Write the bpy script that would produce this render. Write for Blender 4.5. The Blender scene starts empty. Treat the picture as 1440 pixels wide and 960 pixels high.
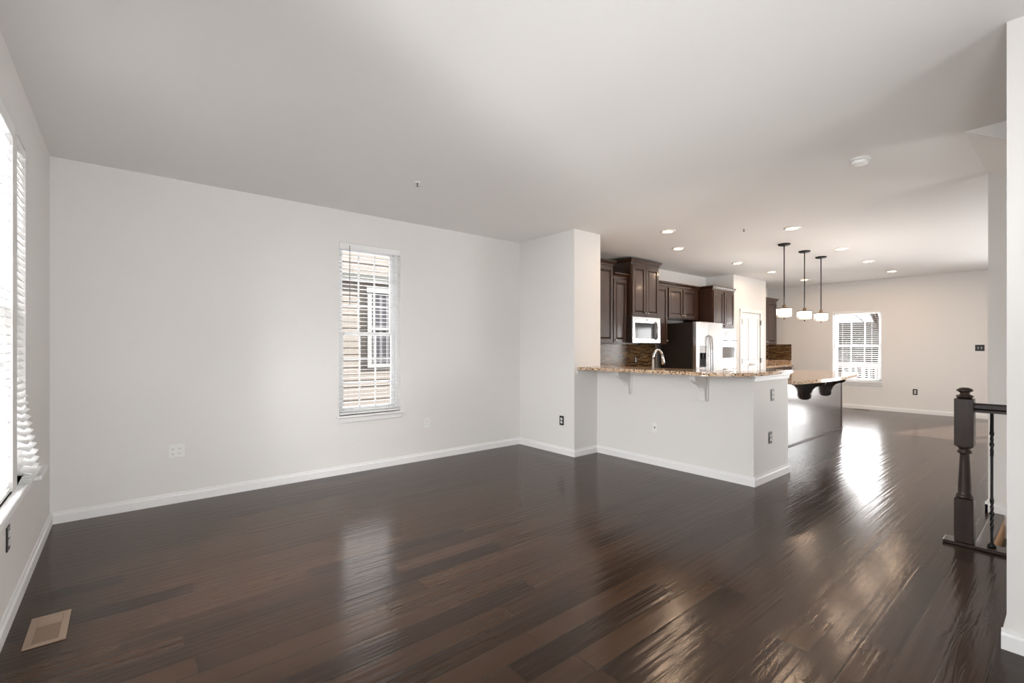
import bpy, bmesh, math, random
from mathutils import Matrix, Vector
random.seed(7)
S = bpy.context.scene
COL = S.collection

# ------------------------------------------------------------------ camera
H = 2.74                      # ceiling height
EYE = 1.319                   # camera height
FPX = 659.73                  # focal length in pixels of the 1440 px frame
YAW = math.radians(50.461)    # room x axis lies this far to the camera's side
cam_d = bpy.data.cameras.new('camera')
cam = bpy.data.objects.new('camera', cam_d)
COL.objects.link(cam)
cam_d.sensor_fit = 'HORIZONTAL'
cam_d.sensor_width = 36.0
cam_d.lens = 36.0 * FPX / 1440.0
cam_d.shift_y = 7.9 / 1440.0
cam_d.clip_start = 0.02
cam_d.clip_end = 300
cam.location = (0, 0, EYE)
cam.rotation_euler = (math.pi / 2, 0, YAW - math.pi / 2)
S.camera = cam

# ------------------------------------------------------------------ exposure
S.view_settings.view_transform = 'Standard'
S.view_settings.look = 'None'
S.view_settings.gamma = 1.0
S.view_settings.use_curve_mapping = False
S.view_settings.exposure = 0.16
S.cycles.max_bounces = 10
S.cycles.diffuse_bounces = 6
S.cycles.glossy_bounces = 5
S.cycles.transparent_max_bounces = 24
S.cycles.sample_clamp_indirect = 6.0
S.cycles.use_denoising = True

# ------------------------------------------------------------------ world, sun, daylight and added fill lamps
W = bpy.data.worlds.new('sky')
S.world = W
W.use_nodes = True
bg = W.node_tree.nodes['Background']
bg.inputs[0].default_value = (0.90, 0.95, 1.0, 1)
bg.inputs[1].default_value = 1.15

def lamp(name, kind, loc, direction, energy, color=(1, 1, 1), size=None, size_y=None, angle=None, spread=None):
    d = bpy.data.lights.new(name, kind)
    d.energy = energy
    d.color = color
    if kind == 'AREA':
        d.shape = 'RECTANGLE' if size_y else 'DISK'
        d.size = size
        if size_y: d.size_y = size_y
        if spread: d.spread = spread
    if angle is not None: d.angle = angle
    o = bpy.data.objects.new(name, d)
    COL.objects.link(o)
    o.location = loc
    o.rotation_euler = Vector(direction).to_track_quat('-Z', 'Y').to_euler()
    return o

SUN_EL = math.radians(29.6)
lamp('sun', 'SUN', (20, -8, 14), (-0.951 * math.cos(SUN_EL), 0.309 * math.cos(SUN_EL), -math.sin(SUN_EL)),
     16.0, (1.0, 0.97, 0.94), angle=math.radians(0.6))
# daylight through the openings: each lamp stands outside its own window; the low ones are
# fill lamps, added to brighten the ceiling from below
DAY, FILL_TINT = (1.0, 0.995, 0.99), (1.0, 0.992, 0.975)  # second tint serves the added ceiling fill
lamp('daylight_front', 'AREA', (-0.95, 2.95, 1.5), (1, 0, 0), 255, DAY, 0.9, 1.8)
lamp('fill_front_side', 'AREA', (-1.1, 0.1, 1.6), (1, 0.25, 0), 12, DAY, 2.6, 2.0, spread=math.radians(110))  # fill lamp outside the added front opening
lamp('daylight_back', 'AREA', (2.15, 5.75, 1.5), (0, -1, 0), 27, DAY, 1.0, 1.9)
lamp('daylight_patio', 'AREA', (12.75, 0.05, 1.2), (-1, 0, 0.05), 110, DAY, 1.7, 2.0)
lamp('daylight_far', 'AREA', (12.75, 3.07, 1.4), (-1, 0, 0), 60, DAY, 0.85, 1.5)
lamp('fill_dining', 'AREA', (8.6, -2.2, 1.5), (0, 1, 0.0), 185, DAY, 3.4, 1.7)  # added fill for the dining end and kitchen fronts
lamp('fill_rear', 'AREA', (0.9, -2.3, 1.6), (-0.02, 1, 0.02), 50, DAY, 2.2, 1.9, spread=math.radians(105))  # added fill for the back wall, through the added rear opening
lamp('ceiling_fill_rear', 'AREA', (1.2, -6.5, -0.7), (0.6, 9.5, 3.4), 9, FILL_TINT, 4.0, 1.5, spread=math.radians(60))
lamp('ceiling_fill_side', 'AREA', (-0.6, -6.5, -0.7), (4.6, 9.0, 3.4), 28, FILL_TINT, 3.0, 1.5, spread=math.radians(60))
lamp('ceiling_fill_front', 'AREA', (-6.5, -2.5, -0.7), (10, 5.0, 3.4), 14, FILL_TINT, 3.0, 1.5, spread=math.radians(60))
lamp('ceiling_fill_deep', 'AREA', (-6.5, -1.6, -0.7), (11.0, 4.4, 3.38), 17, FILL_TINT, 2.0, 1.2, spread=math.radians(26))
lamp('ceiling_fill_corner', 'AREA', (-1.1, 2.92, 0.35), (1, 0, 0.9), 250, FILL_TINT, 0.9, 1.0)
lamp('ceiling_fill_far', 'AREA', (12.9, 3.07, 0.2), (-1, 0, 0.7), 90, FILL_TINT, 0.85, 1.0)
lamp('stair_fill_lamp', 'AREA', (4.86, -1.25, -0.7), (0, 0.35, 1), 14, (1.0, 0.96, 0.91), 0.4)  # added fill for soffit and steps, no fixture here
lamp('ceiling_fill_patio', 'AREA', (16.5, 0.05, -0.4), (-9, 0.6, 3.0), 24, FILL_TINT, 3.0, 1.2, spread=math.radians(60))

# ------------------------------------------------------------------ materials
def mat(name, color, rough=0.5, metal=0.0, spec=0.5, coat=0.0, coat_rough=0.1):
    m = bpy.data.materials.new(name)
    m.use_nodes = True
    b = m.node_tree.nodes['Principled BSDF']
    b.inputs['Base Color'].default_value = (*color, 1)
    b.inputs['Roughness'].default_value = rough
    b.inputs['Metallic'].default_value = metal
    b.inputs['Specular IOR Level'].default_value = spec
    b.inputs['Coat Weight'].default_value = coat
    b.inputs['Coat Roughness'].default_value = coat_rough
    return m

def nodes(m):
    nt = m.node_tree
    return nt, nt.nodes, nt.links, nt.nodes['Principled BSDF']

def add(nt, kind, **kw):
    n = nt.nodes.new(kind)
    for k, v in kw.items(): setattr(n, k, v)
    return n

def coords(nt, scale=(1, 1, 1), rot=(0, 0, 0), loc=(0, 0, 0)):
    tc = add(nt, 'ShaderNodeTexCoord')
    mp = add(nt, 'ShaderNodeMapping')
    mp.inputs['Scale'].default_value = scale
    mp.inputs['Rotation'].default_value = rot
    mp.inputs['Location'].default_value = loc
    nt.links.new(tc.outputs['Object'], mp.inputs['Vector'])
    return mp.outputs['Vector']

def ramp(nt, fac, stops):
    r = add(nt, 'ShaderNodeValToRGB')
    cr = r.color_ramp
    while len(cr.elements) < len(stops): cr.elements.new(0.5)
    for e, (p, c) in zip(cr.elements, stops):
        e.position = p
        e.color = (*c, 1)
    nt.links.new(fac, r.inputs['Fac'])
    return r.outputs['Color']

def math_node(nt, op, a, b=None):
    n = add(nt, 'ShaderNodeMath', operation=op)
    for i, v in enumerate((a, b)):
        if v is None: continue
        if isinstance(v, (int, float)): n.inputs[i].default_value = v
        else: nt.links.new(v, n.inputs[i])
    return n.outputs[0]

def paint(name, color, rough=0.75, bump=0.02):
    m = mat(name, color, rough, spec=0.25)
    nt, N, L, b = nodes(m)
    nz = add(nt, 'ShaderNodeTexNoise')
    nz.inputs['Scale'].default_value = 160
    L.new(coords(nt), nz.inputs['Vector'])
    bp = add(nt, 'ShaderNodeBump')
    bp.inputs['Strength'].default_value = bump
    bp.inputs['Distance'].default_value = 0.002
    L.new(nz.outputs['Fac'], bp.inputs['Height'])
    L.new(bp.outputs['Normal'], b.inputs['Normal'])
    return m

M_WALL = paint('wall_paint', (0.765, 0.752, 0.735))
M_CEIL = paint('ceiling_paint', (0.87, 0.86, 0.845), 0.85)
M_TRIM = paint('white_trim_paint', (0.83, 0.83, 0.83), 0.38, 0.01)
M_VINYL = mat('white_vinyl', (0.82, 0.83, 0.84), 0.35)
M_SLAT = mat('white_blind_slat', (0.84, 0.84, 0.84), 0.4)
M_CORD = mat('blind_cord', (0.62, 0.62, 0.62), 0.7)
M_WAND = mat('blind_wand', (0.25, 0.24, 0.23), 0.4)
M_BLACK = mat('black_plastic', (0.012, 0.012, 0.012), 0.35)
M_DARKIRON = mat('dark_iron', (0.018, 0.018, 0.02), 0.42, 0.6)
M_BRONZE = mat('bronze', (0.16, 0.105, 0.065), 0.4, 0.8)
M_WHITEPLASTIC = mat('white_plastic', (0.82, 0.82, 0.81), 0.35)
M_SLOT = mat('outlet_slot', (0.05, 0.05, 0.05), 0.5)
M_NICKEL = mat('satin_nickel', (0.62, 0.60, 0.57), 0.28, 1.0)
M_CHROME = mat('brushed_chrome', (0.70, 0.70, 0.71), 0.2, 1.0)
M_HINGE = mat('hinge_metal', (0.22, 0.21, 0.20), 0.35, 0.9)
M_STEEL = mat('stainless_steel', (0.66, 0.655, 0.65), 0.24, 1.0)
M_HANDLE = mat('dark_steel_handle', (0.36, 0.36, 0.365), 0.28, 1.0)
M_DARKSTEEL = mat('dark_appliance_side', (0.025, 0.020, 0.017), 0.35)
M_GLASSBLK = mat('black_glass', (0.02, 0.024, 0.03), 0.08, spec=0.5)
M_RISER = mat('oak_riser', (0.42, 0.24, 0.12), 0.5)
M_VENT = mat('brown_floor_vent', (0.30, 0.215, 0.155), 0.45)
M_VENTHOLE = mat('vent_dark', (0.018, 0.011, 0.007), 0.8)

def make_glass():
    m = bpy.data.materials.new('window_glass')
    m.use_nodes = True
    nt = m.node_tree
    nt.nodes.clear()
    out = add(nt, 'ShaderNodeOutputMaterial')
    mix = add(nt, 'ShaderNodeMixShader')
    tr = add(nt, 'ShaderNodeBsdfTransparent')
    gl = add(nt, 'ShaderNodeBsdfGlossy')
    gl.inputs['Roughness'].default_value = 0.02
    fr = add(nt, 'ShaderNodeFresnel')
    fr.inputs['IOR'].default_value = 1.3
    nt.links.new(fr.outputs[0], mix.inputs[0])
    nt.links.new(tr.outputs[0], mix.inputs[1])
    nt.links.new(gl.outputs[0], mix.inputs[2])
    nt.links.new(mix.outputs[0], out.inputs[0])
    return m
M_GLASS = make_glass()

def emit(name, color, strength):
    m = mat(name, (0.9, 0.9, 0.9), 0.5)
    nt, N, L, b = nodes(m)
    b.inputs['Emission Color'].default_value = (*color, 1)
    b.inputs['Emission Strength'].default_value = strength
    return m
M_BULB = emit('recessed_lamp_glow', (1.0, 0.50, 0.24), 18.0)
M_SHADE = emit('lit_drum_shade', (1.0, 0.95, 0.87), 1.6)
M_DIFF = emit('lit_drum_diffuser', (1.0, 0.90, 0.74), 0.75)

def floor_material():
    m = mat('hand_scraped_plank_floor', (0.07, 0.05, 0.04), 0.3, spec=0.5)
    nt, N, L, b = nodes(m)
    v = coords(nt)
    sep = add(nt, 'ShaderNodeSeparateXYZ'); L.new(v, sep.inputs[0])
    PW = 0.127
    row_f = math_node(nt, 'DIVIDE', math_node(nt, 'SUBTRACT', sep.outputs['Y'], 0.113), PW)
    row = math_node(nt, 'FLOOR', row_f)
    fy = math_node(nt, 'FRACT', row_f)
    wn = add(nt, 'ShaderNodeTexWhiteNoise', noise_dimensions='1D'); L.new(row, wn.inputs['W'])
    xs = math_node(nt, 'ADD', math_node(nt, 'DIVIDE', sep.outputs['X'], 1.05), math_node(nt, 'MULTIPLY', wn.outputs['Value'], 7.0))
    colm = math_node(nt, 'FLOOR', xs)
    fx = math_node(nt, 'FRACT', xs)
    cid = add(nt, 'ShaderNodeCombineXYZ'); L.new(row, cid.inputs[0]); L.new(colm, cid.inputs[1])
    pn = add(nt, 'ShaderNodeTexWhiteNoise', noise_dimensions='2D'); L.new(cid.outputs[0], pn.inputs['Vector'])
    # per plank offset of the grain pattern
    off = add(nt, 'ShaderNodeVectorMath', operation='SCALE'); L.new(pn.outputs['Color'], off.inputs[0]); off.inputs['Scale'].default_value = 9.0
    vo = add(nt, 'ShaderNodeVectorMath', operation='ADD'); L.new(v, vo.inputs[0]); L.new(off.outputs[0], vo.inputs[1])
    def stretched(sx, sy, detail=3, rough=0.55, dist=0.0):
        mp = add(nt, 'ShaderNodeMapping'); mp.inputs['Scale'].default_value = (sx, sy, 1)
        L.new(vo.outputs[0], mp.inputs['Vector'])
        n = add(nt, 'ShaderNodeTexNoise'); n.inputs['Scale'].default_value = 1.0
        n.inputs['Detail'].default_value = detail; n.inputs['Roughness'].default_value = rough
        n.inputs['Distortion'].default_value = dist
        L.new(mp.outputs[0], n.inputs['Vector'])
        return n.outputs['Fac']
    grain = stretched(2.2, 60, 5, 0.6, 0.4)
    fig = stretched(1.6, 9, 3, 0.5, 1.2)
    tone = math_node(nt, 'ADD', math_node(nt, 'ADD', math_node(nt, 'MULTIPLY', math_node(nt, 'POWER', pn.outputs['Value'], 0.6), 0.56), 0.0),
                     math_node(nt, 'ADD', math_node(nt, 'MULTIPLY', grain, 0.30), math_node(nt, 'MULTIPLY', fig, 0.18)))
    col = ramp(nt, tone, [(0.12, (0.015, 0.0074, 0.0040)), (0.5, (0.033, 0.0165, 0.0090)), (0.95, (0.064, 0.0330, 0.0185))])
    # thin dark gaps
    ey = math_node(nt, 'MINIMUM', fy, math_node(nt, 'SUBTRACT', 1.0, fy))
    gy = math_node(nt, 'LESS_THAN', ey, 0.014)
    ex = math_node(nt, 'MINIMUM', fx, math_node(nt, 'SUBTRACT', 1.0, fx))
    gx = math_node(nt, 'LESS_THAN', ex, 0.0014)
    gap = math_node(nt, 'MAXIMUM', gy, gx)
    mx = add(nt, 'ShaderNodeMix', data_type='RGBA')
    L.new(gap, mx.inputs['Factor']); L.new(col, mx.inputs['A']); mx.inputs['B'].default_value = (0.012, 0.009, 0.007, 1)
    L.new(mx.outputs['Result'], b.inputs['Base Color'])
    # hand scraped ridges along the boards + figure relief + edges
    scrape = stretched(0.42, 36, 1.0, 0.4, 0.12)
    swirl = stretched(5.0, 22, 4, 0.6, 2.2)
    hgt = math_node(nt, 'ADD', math_node(nt, 'MULTIPLY', scrape, 0.95),
                    math_node(nt, 'ADD', math_node(nt, 'MULTIPLY', swirl, 0.035), math_node(nt, 'MULTIPLY', grain, 0.018)))
    fig2 = stretched(1.3, 7.5, 2, 0.5, 0.8)
    rings_ = math_node(nt, 'SINE', math_node(nt, 'MULTIPLY', fig2, 85.0))
    hgt = math_node(nt, 'ADD', hgt, math_node(nt, 'MULTIPLY', rings_, 0.03))
    edge = math_node(nt, 'MULTIPLY', math_node(nt, 'SUBTRACT', 1.0, math_node(nt, 'SMOOTH_MIN', math_node(nt, 'MULTIPLY', ey, 18.0), 1.0)), -0.14)
    hh = math_node(nt, 'ADD', hgt, edge)
    bp = add(nt, 'ShaderNodeBump'); bp.inputs['Strength'].default_value = 0.5; bp.inputs['Distance'].default_value = 0.0030
    L.new(hh, bp.inputs['Height']); L.new(bp.outputs['Normal'], b.inputs['Normal'])
    rr = add(nt, 'ShaderNodeMapRange'); L.new(grain, rr.inputs['Value'])
    rr.inputs['To Min'].default_value = 0.13; rr.inputs['To Max'].default_value = 0.23
    b.inputs['Specular IOR Level'].default_value = 0.0
    gl = add(nt, 'ShaderNodeBsdfGlossy'); L.new(rr.outputs[0], gl.inputs['Roughness']); L.new(bp.outputs['Normal'], gl.inputs['Normal'])
    fz = add(nt, 'ShaderNodeFresnel'); fz.inputs['IOR'].default_value = 1.46; L.new(bp.outputs['Normal'], fz.inputs['Normal'])
    mxs = add(nt, 'ShaderNodeMixShader'); L.new(math_node(nt, 'MULTIPLY', fz.outputs[0], 0.98), mxs.inputs[0])
    L.new(b.outputs[0], mxs.inputs[1]); L.new(gl.outputs[0], mxs.inputs[2])
    L.new(mxs.outputs[0], N['Material Output'].inputs['Surface'])
    L.new(rr.outputs[0], b.inputs['Roughness'])
    return m
M_FLOOR = floor_material()

def wood(name, dark, light, rough=0.3, axis='z', coat=0.35):
    m = mat(name, dark, rough, coat=coat, coat_rough=0.12)
    nt, N, L, b = nodes(m)
    sc = {'z': (38, 38, 2.2), 'x': (2.2, 38, 38), 'y': (38, 2.2, 38)}[axis]
    nz = add(nt, 'ShaderNodeTexNoise'); nz.inputs['Scale'].default_value = 1; nz.inputs['Detail'].default_value = 4
    nz.inputs['Distortion'].default_value = 0.5
    L.new(coords(nt, sc), nz.inputs['Vector'])
    L.new(ramp(nt, nz.outputs['Fac'], [(0.3, dark), (0.75, light)]), b.inputs['Base Color'])
    return m
M_CAB = wood('espresso_cabinet_wood', (0.021, 0.0072, 0.0029), (0.054, 0.0205, 0.0088), 0.36, coat=0.40)
M_CABGROOVE = mat('dark_door_groove', (0.008, 0.004, 0.003), 0.4)  # near-black backing behind the raised panels
M_ISLAND = wood('espresso_island_panel', (0.018, 0.009, 0.006), (0.034, 0.017, 0.011), 0.22, coat=0.9)
M_RAIL = wood('dark_stair_wood', (0.017, 0.0080, 0.0055), (0.038, 0.0205, 0.0155), 0.34, 'z', 0.12)
M_RAILH = wood('dark_handrail_wood', (0.014, 0.010, 0.009), (0.030, 0.021, 0.018), 0.3, 'y', 0.4)
M_TREAD = wood('dark_tread_wood', (0.028, 0.018, 0.012), (0.055, 0.035, 0.024), 0.35, 'x', 0.2)

def granite():
    m = mat('speckled_granite', (0.5, 0.4, 0.3), 0.08, spec=0.55)
    nt, N, L, b = nodes(m)
    vo = add(nt, 'ShaderNodeTexVoronoi'); vo.inputs['Scale'].default_value = 85
    L.new(coords(nt), vo.inputs['Vector'])
    sp = add(nt, 'ShaderNodeSeparateColor'); L.new(vo.outputs['Color'], sp.inputs[0])
    c1 = ramp(nt, sp.outputs[0], [(0.0, (0.035, 0.028, 0.024)), (0.16, (0.10, 0.075, 0.055)), (0.3, (0.50, 0.32, 0.19)),
                                  (0.6, (0.66, 0.44, 0.27)), (1.0, (0.76, 0.62, 0.47))])
    L.new(c1, b.inputs['Base Color'])
    return m
M_GRANITE = granite()

def mosaic(name, plane):
    m = mat(name, (0.2, 0.13, 0.06), 0.2, spec=0.5)
    nt, N, L, b = nodes(m)
    tc = add(nt, 'ShaderNodeTexCoord'); sep = add(nt, 'ShaderNodeSeparateXYZ'); L.new(tc.outputs['Object'], sep.inputs[0])
    cmb = add(nt, 'ShaderNodeCombineXYZ')
    L.new(sep.outputs['X' if plane == 'y' else 'Y'], cmb.inputs[0]); L.new(sep.outputs['Z'], cmb.inputs[1])
    br = add(nt, 'ShaderNodeTexBrick'); L.new(cmb.outputs[0], br.inputs['Vector'])
    br.offset = 0.37; br.offset_frequency = 2; br.squash = 0.6; br.squash_frequency = 3
    br.inputs['Color1'].default_value = (0, 0, 0, 1); br.inputs['Color2'].default_value = (1, 1, 1, 1)
    br.inputs['Mortar'].default_value = (0.02, 0.02, 0.02, 1)
    br.inputs['Scale'].default_value = 1.0; br.inputs['Mortar Size'].default_value = 0.0012
    br.inputs['Brick Width'].default_value = 0.17; br.inputs['Row Height'].default_value = 0.021
    sc = add(nt, 'ShaderNodeSeparateColor'); L.new(br.outputs['Color'], sc.inputs[0])
    c = ramp(nt, sc.outputs[0], [(0.0, (0.045, 0.022, 0.010)), (0.3, (0.13, 0.062, 0.022)), (0.5, (0.21, 0.115, 0.045)),
                                 (0.7, (0.12, 0.085, 0.038)), (0.85, (0.26, 0.165, 0.085)), (1.0, (0.085, 0.062, 0.034))])
    L.new(c, b.inputs['Base Color'])
    bp = add(nt, 'ShaderNodeBump'); bp.inputs['Strength'].default_value = 0.5; bp.inputs['Distance'].default_value = 0.004
    L.new(sc.outputs[0], bp.inputs['Height']); L.new(bp.outputs['Normal'], b.inputs['Normal'])
    return m
M_TILE_Y = mosaic('mosaic_tile', 'y')
M_TILE_X = mosaic('mosaic_tile_side', 'x')

M_SIDING = mat('beige_vinyl_siding', (0.30, 0.265, 0.232), 0.6)
M_EAVESHADE = mat('grey_green_eave_shade', (0.15, 0.155, 0.14), 0.6)  # shadow of the eave put into a colour
M_NTRIM = mat('neighbour_white_trim', (0.44, 0.44, 0.43), 0.5)
M_NGLASS = mat('neighbour_dark_glass', (0.10, 0.10, 0.115), 0.08)
M_NBLIND = mat('neighbour_window_curtain', (0.22, 0.22, 0.23), 0.7)
M_DECK = mat('pinkish_deck_paint', (0.34, 0.255, 0.235), 0.6)
M_BARK = mat('bare_tree_bark', (0.16, 0.12, 0.10), 0.9)

def ground_mat(name, a, bcol, scale):
    m = mat(name, a, 0.95, spec=0.1)
    nt, N, L, b = nodes(m)
    nz = add(nt, 'ShaderNodeTexNoise'); nz.inputs['Scale'].default_value = scale; nz.inputs['Detail'].default_value = 8
    L.new(coords(nt), nz.inputs['Vector'])
    L.new(ramp(nt, nz.outputs['Fac'], [(0.35, a), (0.7, bcol)]), b.inputs['Base Color'])
    return m
M_GROUND = ground_mat('dry_lawn', (0.03, 0.028, 0.018), (0.05, 0.044, 0.03), 1.5)
M_HILL = ground_mat('winter_woods_hillside', (0.012, 0.0095, 0.008), (0.038, 0.030, 0.025), 0.7)

# ------------------------------------------------------------------ mesh helpers
class MB:
    def __init__(self, T=None):
        self.bm = bmesh.new()
        self.T = T
    def _fin(self, vs):
        if self.T is not None:
            for v in vs: v.co = self.T @ v.co
    def box(self, x0, x1, y0, y1, z0, z1, bev=0.0, seg=1):
        x0, x1 = min(x0, x1), max(x0, x1); y0, y1 = min(y0, y1), max(y0, y1); z0, z1 = min(z0, z1), max(z0, z1)
        t = bmesh.new()
        v = [t.verts.new((x, y, z)) for x in (x0, x1) for y in (y0, y1) for z in (z0, z1)]
        for f in ((0, 1, 3, 2), (4, 6, 7, 5), (0, 4, 5, 1), (2, 3, 7, 6), (0, 2, 6, 4), (1, 5, 7, 3)):
            t.faces.new([v[i] for i in f])
        if bev > 0:
            bmesh.ops.bevel(t, geom=list(t.edges), offset=bev, segments=seg, profile=0.7, affect='EDGES')
        self._merge(t)
        return self
    def _merge(self, t):
        vm = {}
        for v in t.verts: vm[v] = self.bm.verts.new(v.co)
        for f in t.faces:
            nf = self.bm.faces.new([vm[v] for v in f.verts]); nf.smooth = f.smooth
        self._fin(vm.values())
        t.free()
    def prism(self, pts, axis, a0, a1):
        def p(u, w, a):
            return {'x': (a, u, w), 'y': (u, a, w), 'z': (u, w, a)}[axis]
        A = [self.bm.verts.new(p(u, w, a0)) for u, w in pts]
        B = [self.bm.verts.new(p(u, w, a1)) for u, w in pts]
        n = len(pts)
        self.bm.faces.new(A); self.bm.faces.new(list(reversed(B)))
        for i in range(n):
            j = (i + 1) % n
            self.bm.faces.new([A[i], B[i], B[j], A[j]])
        self._fin(A + B)
        return self
    def hull(self, bottom, top):
        A = [self.bm.verts.new(c) for c in bottom]; B = [self.bm.verts.new(c) for c in top]
        n = len(A)
        self.bm.faces.new(A); self.bm.faces.new(list(reversed(B)))
        for i in range(n):
            j = (i + 1) % n
            self.bm.faces.new([A[i], B[i], B[j], A[j]])
        self._fin(A + B)
        return self
    def lathe(self, prof, c=(0, 0, 0), n=24, axis='z', smooth=True, closed=False):
        rings = []
        allv = []
        for r, h in prof:
            ring = []
            for k in range(n):
                a = 2 * math.pi * k / n
                u, w = r * math.cos(a), r * math.sin(a)
                q = {'z': (u, w, h), 'y': (u, h, w), 'x': (h, u, w)}[axis]
                v = self.bm.verts.new((c[0] + q[0], c[1] + q[1], c[2] + q[2]))
                ring.append(v); allv.append(v)
            rings.append(ring)
        for a, b in zip(rings, rings[1:]):
            for k in range(n):
                f = self.bm.faces.new([a[k], a[(k + 1) % n], b[(k + 1) % n], b[k]]); f.smooth = smooth
        if closed:
            for k in range(n):
                self.bm.faces.new([rings[-1][k], rings[-1][(k + 1) % n], rings[0][(k + 1) % n], rings[0][k]])
        else:
            self.bm.faces.new(rings[0]); self.bm.faces.new(list(reversed(rings[-1])))
        self._fin(allv)
        return self
    def tube(self, pts, r, n=10, smooth=True):
        pts = [Vector(p) for p in pts]
        rad = r if isinstance(r, (list, tuple)) else [r] * len(pts)
        rings = []; allv = []
        up = None
        for i, p in enumerate(pts):
            d = (pts[min(i + 1, len(pts) - 1)] - pts[max(i - 1, 0)]).normalized()
            if up is None:
                up = d.orthogonal().normalized()
            up = (up - d * up.dot(d)).normalized()
            s = d.cross(up)
            ring = [self.bm.verts.new(p + (up * math.cos(2 * math.pi * k / n) + s * math.sin(2 * math.pi * k / n)) * rad[i]) for k in range(n)]
            rings.append(ring); allv += ring
        for a, b in zip(rings, rings[1:]):
            for k in range(n):
                f = self.bm.faces.new([a[k], a[(k + 1) % n], b[(k + 1) % n], b[k]]); f.smooth = smooth
        self.bm.faces.new(rings[0]); self.bm.faces.new(list(reversed(rings[-1])))
        self._fin(allv)
        return self
    def build(self, name, m, parent=None):
        bmesh.ops.recalc_face_normals(self.bm, faces=list(self.bm.faces))
        me = bpy.data.meshes.new(name)
        self.bm.to_mesh(me); self.bm.free()
        me.materials.append(m)
        o = bpy.data.objects.new(name, me)
        COL.objects.link(o)
        if parent is not None:
            o.parent = parent
            if parent.type == 'EMPTY':
                o.matrix_parent_inverse = Matrix.Translation(-parent.location)
        return o

def tag(o, label, cat, group=None, kind=None):
    o['label'] = label
    o['category'] = cat
    if group: o['group'] = group
    if kind: o['kind'] = kind
    return o

def thing(name, loc, label, cat, group=None):
    o = bpy.data.objects.new(name, None)
    o.empty_display_size = 0.05
    COL.objects.link(o)
    o.location = loc
    return tag(o, label, cat, group)

def dup(root, loc, label, group=None):
    r = root.copy(); COL.objects.link(r); r.location = loc
    r['label'] = label
    if group: r['group'] = group
    for ch in list(root.children):
        c = ch.copy(); COL.objects.link(c); c.parent = r; c.matrix_parent_inverse = ch.matrix_parent_inverse.copy()
        for g in list(ch.children):
            d = g.copy(); COL.objects.link(d); d.parent = c; d.matrix_parent_inverse = g.matrix_parent_inverse.copy()
    return r

def struct(o):
    o['kind'] = 'structure'
    return o

def struct_empty(name, loc=(0, 0, 0)):
    o = bpy.data.objects.new(name, None); COL.objects.link(o); o.location = loc
    return struct(o)

# ------------------------------------------------------------------ room plan
XL, YB, XF, YR = -0.43, 4.88, 12.17, -1.6
XP0, XP1, YP = 4.165, 4.645, 3.87       # full-height pier between living room and kitchen
XH = 4.585                               # bar half wall face
XS0, XS1, YS = 4.40, 5.33, 0.40          # stairwell
TH = 0.15

def wall_holes(name, axis, plane, out, u0, u1, z0, z1, holes):
    """wall on axis=plane, thickness towards out (+1/-1), grid of boxes around the holes"""
    us = sorted({u0, u1, *[h[0] for h in holes], *[h[1] for h in holes]})
    zs = sorted({z0, z1, *[h[2] for h in holes], *[h[3] for h in holes]})
    b = MB()
    for i in range(len(us) - 1):
        for j in range(len(zs) - 1):
            cu, cz = (us[i] + us[i + 1]) / 2, (zs[j] + zs[j + 1]) / 2
            if any(h[0] < cu < h[1] and h[2] < cz < h[3] for h in holes): continue
            if axis == 'x': b.box(plane, plane + out * TH, us[i], us[i + 1], zs[j], zs[j + 1])
            else: b.box(us[i], us[i + 1], plane, plane + out * TH, zs[j], zs[j + 1])
    bmesh.ops.remove_doubles(b.bm, verts=list(b.bm.verts), dist=1e-5)
    return struct(b.build(name, M_WALL))

WB = (1.711, 2.396, 0.605, 2.41)                  # back window hole
WL1 = (2.45, 3.385, 0.60, 2.42)                   # front wall windows (near the corner)
WL2 = (3.505, 3.778, 0.60, 2.425)
WL3 = (-1.2, 1.4, 0.60, 2.42)                     # opening added beside the camera for fill light
WF = (2.635, 3.514, 0.575, 2.11)                  # far window
PD = (-0.85, 1.0, 0.0, 2.03)                      # patio door
WD = (6.9, 10.3, 0.6, 2.2)                        # opening added to brighten the dining end
WR = (-0.2, 2.0, 0.6, 2.42)                        # opening added behind the camera for fill light

# floor with the stairwell left open
b = MB()
b.box(XL - TH, XF + TH, YS, YB + TH, -0.05, 0)
b.box(XL - TH, XS0, YR - TH, YS, -0.05, 0)
b.box(XS1, XF + TH, YR - TH, YS, -0.05, 0)
struct(b.build('floor', M_FLOOR))
struct(MB().box(XL - TH, XF + TH, YR - TH, YB + TH, H, H + 0.12).build('ceiling', M_CEIL))
wall_holes('wall_left', 'x', XL, -1, YR, YB, 0, H, [WL1, WL2, WL3])
wall_holes('wall_back', 'y', YB, 1, XL - TH, XF + TH, 0, H, [WB])
wall_holes('wall_far', 'x', XF, 1, YR, YB, 0, H, [WF, PD])
wall_holes('wall_right', 'y', YR, -1, XL - TH, XF + TH, 0, H, [WD, WR])
struct(MB().box(XP0, XP1, YP, YB, 0, H).build('wall_pier', M_WALL))
struct(MB().box(2.975, XS0 - 0.03, YR, 0.205, 0, H).build('wall_near', M_WALL))
struct(MB().box(XS1, 5.45, YR, 0.47, 0, H).build('wall_stair', M_WALL))
b = MB()
b.prism([(XH, YP), (XH, 1.965), (5.40, 1.965), (5.40, 2.07), (4.70, 2.07), (4.70, YP)], 'z', 0, 1.045)
struct(b.build('wall_peninsula', M_WALL))
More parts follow.
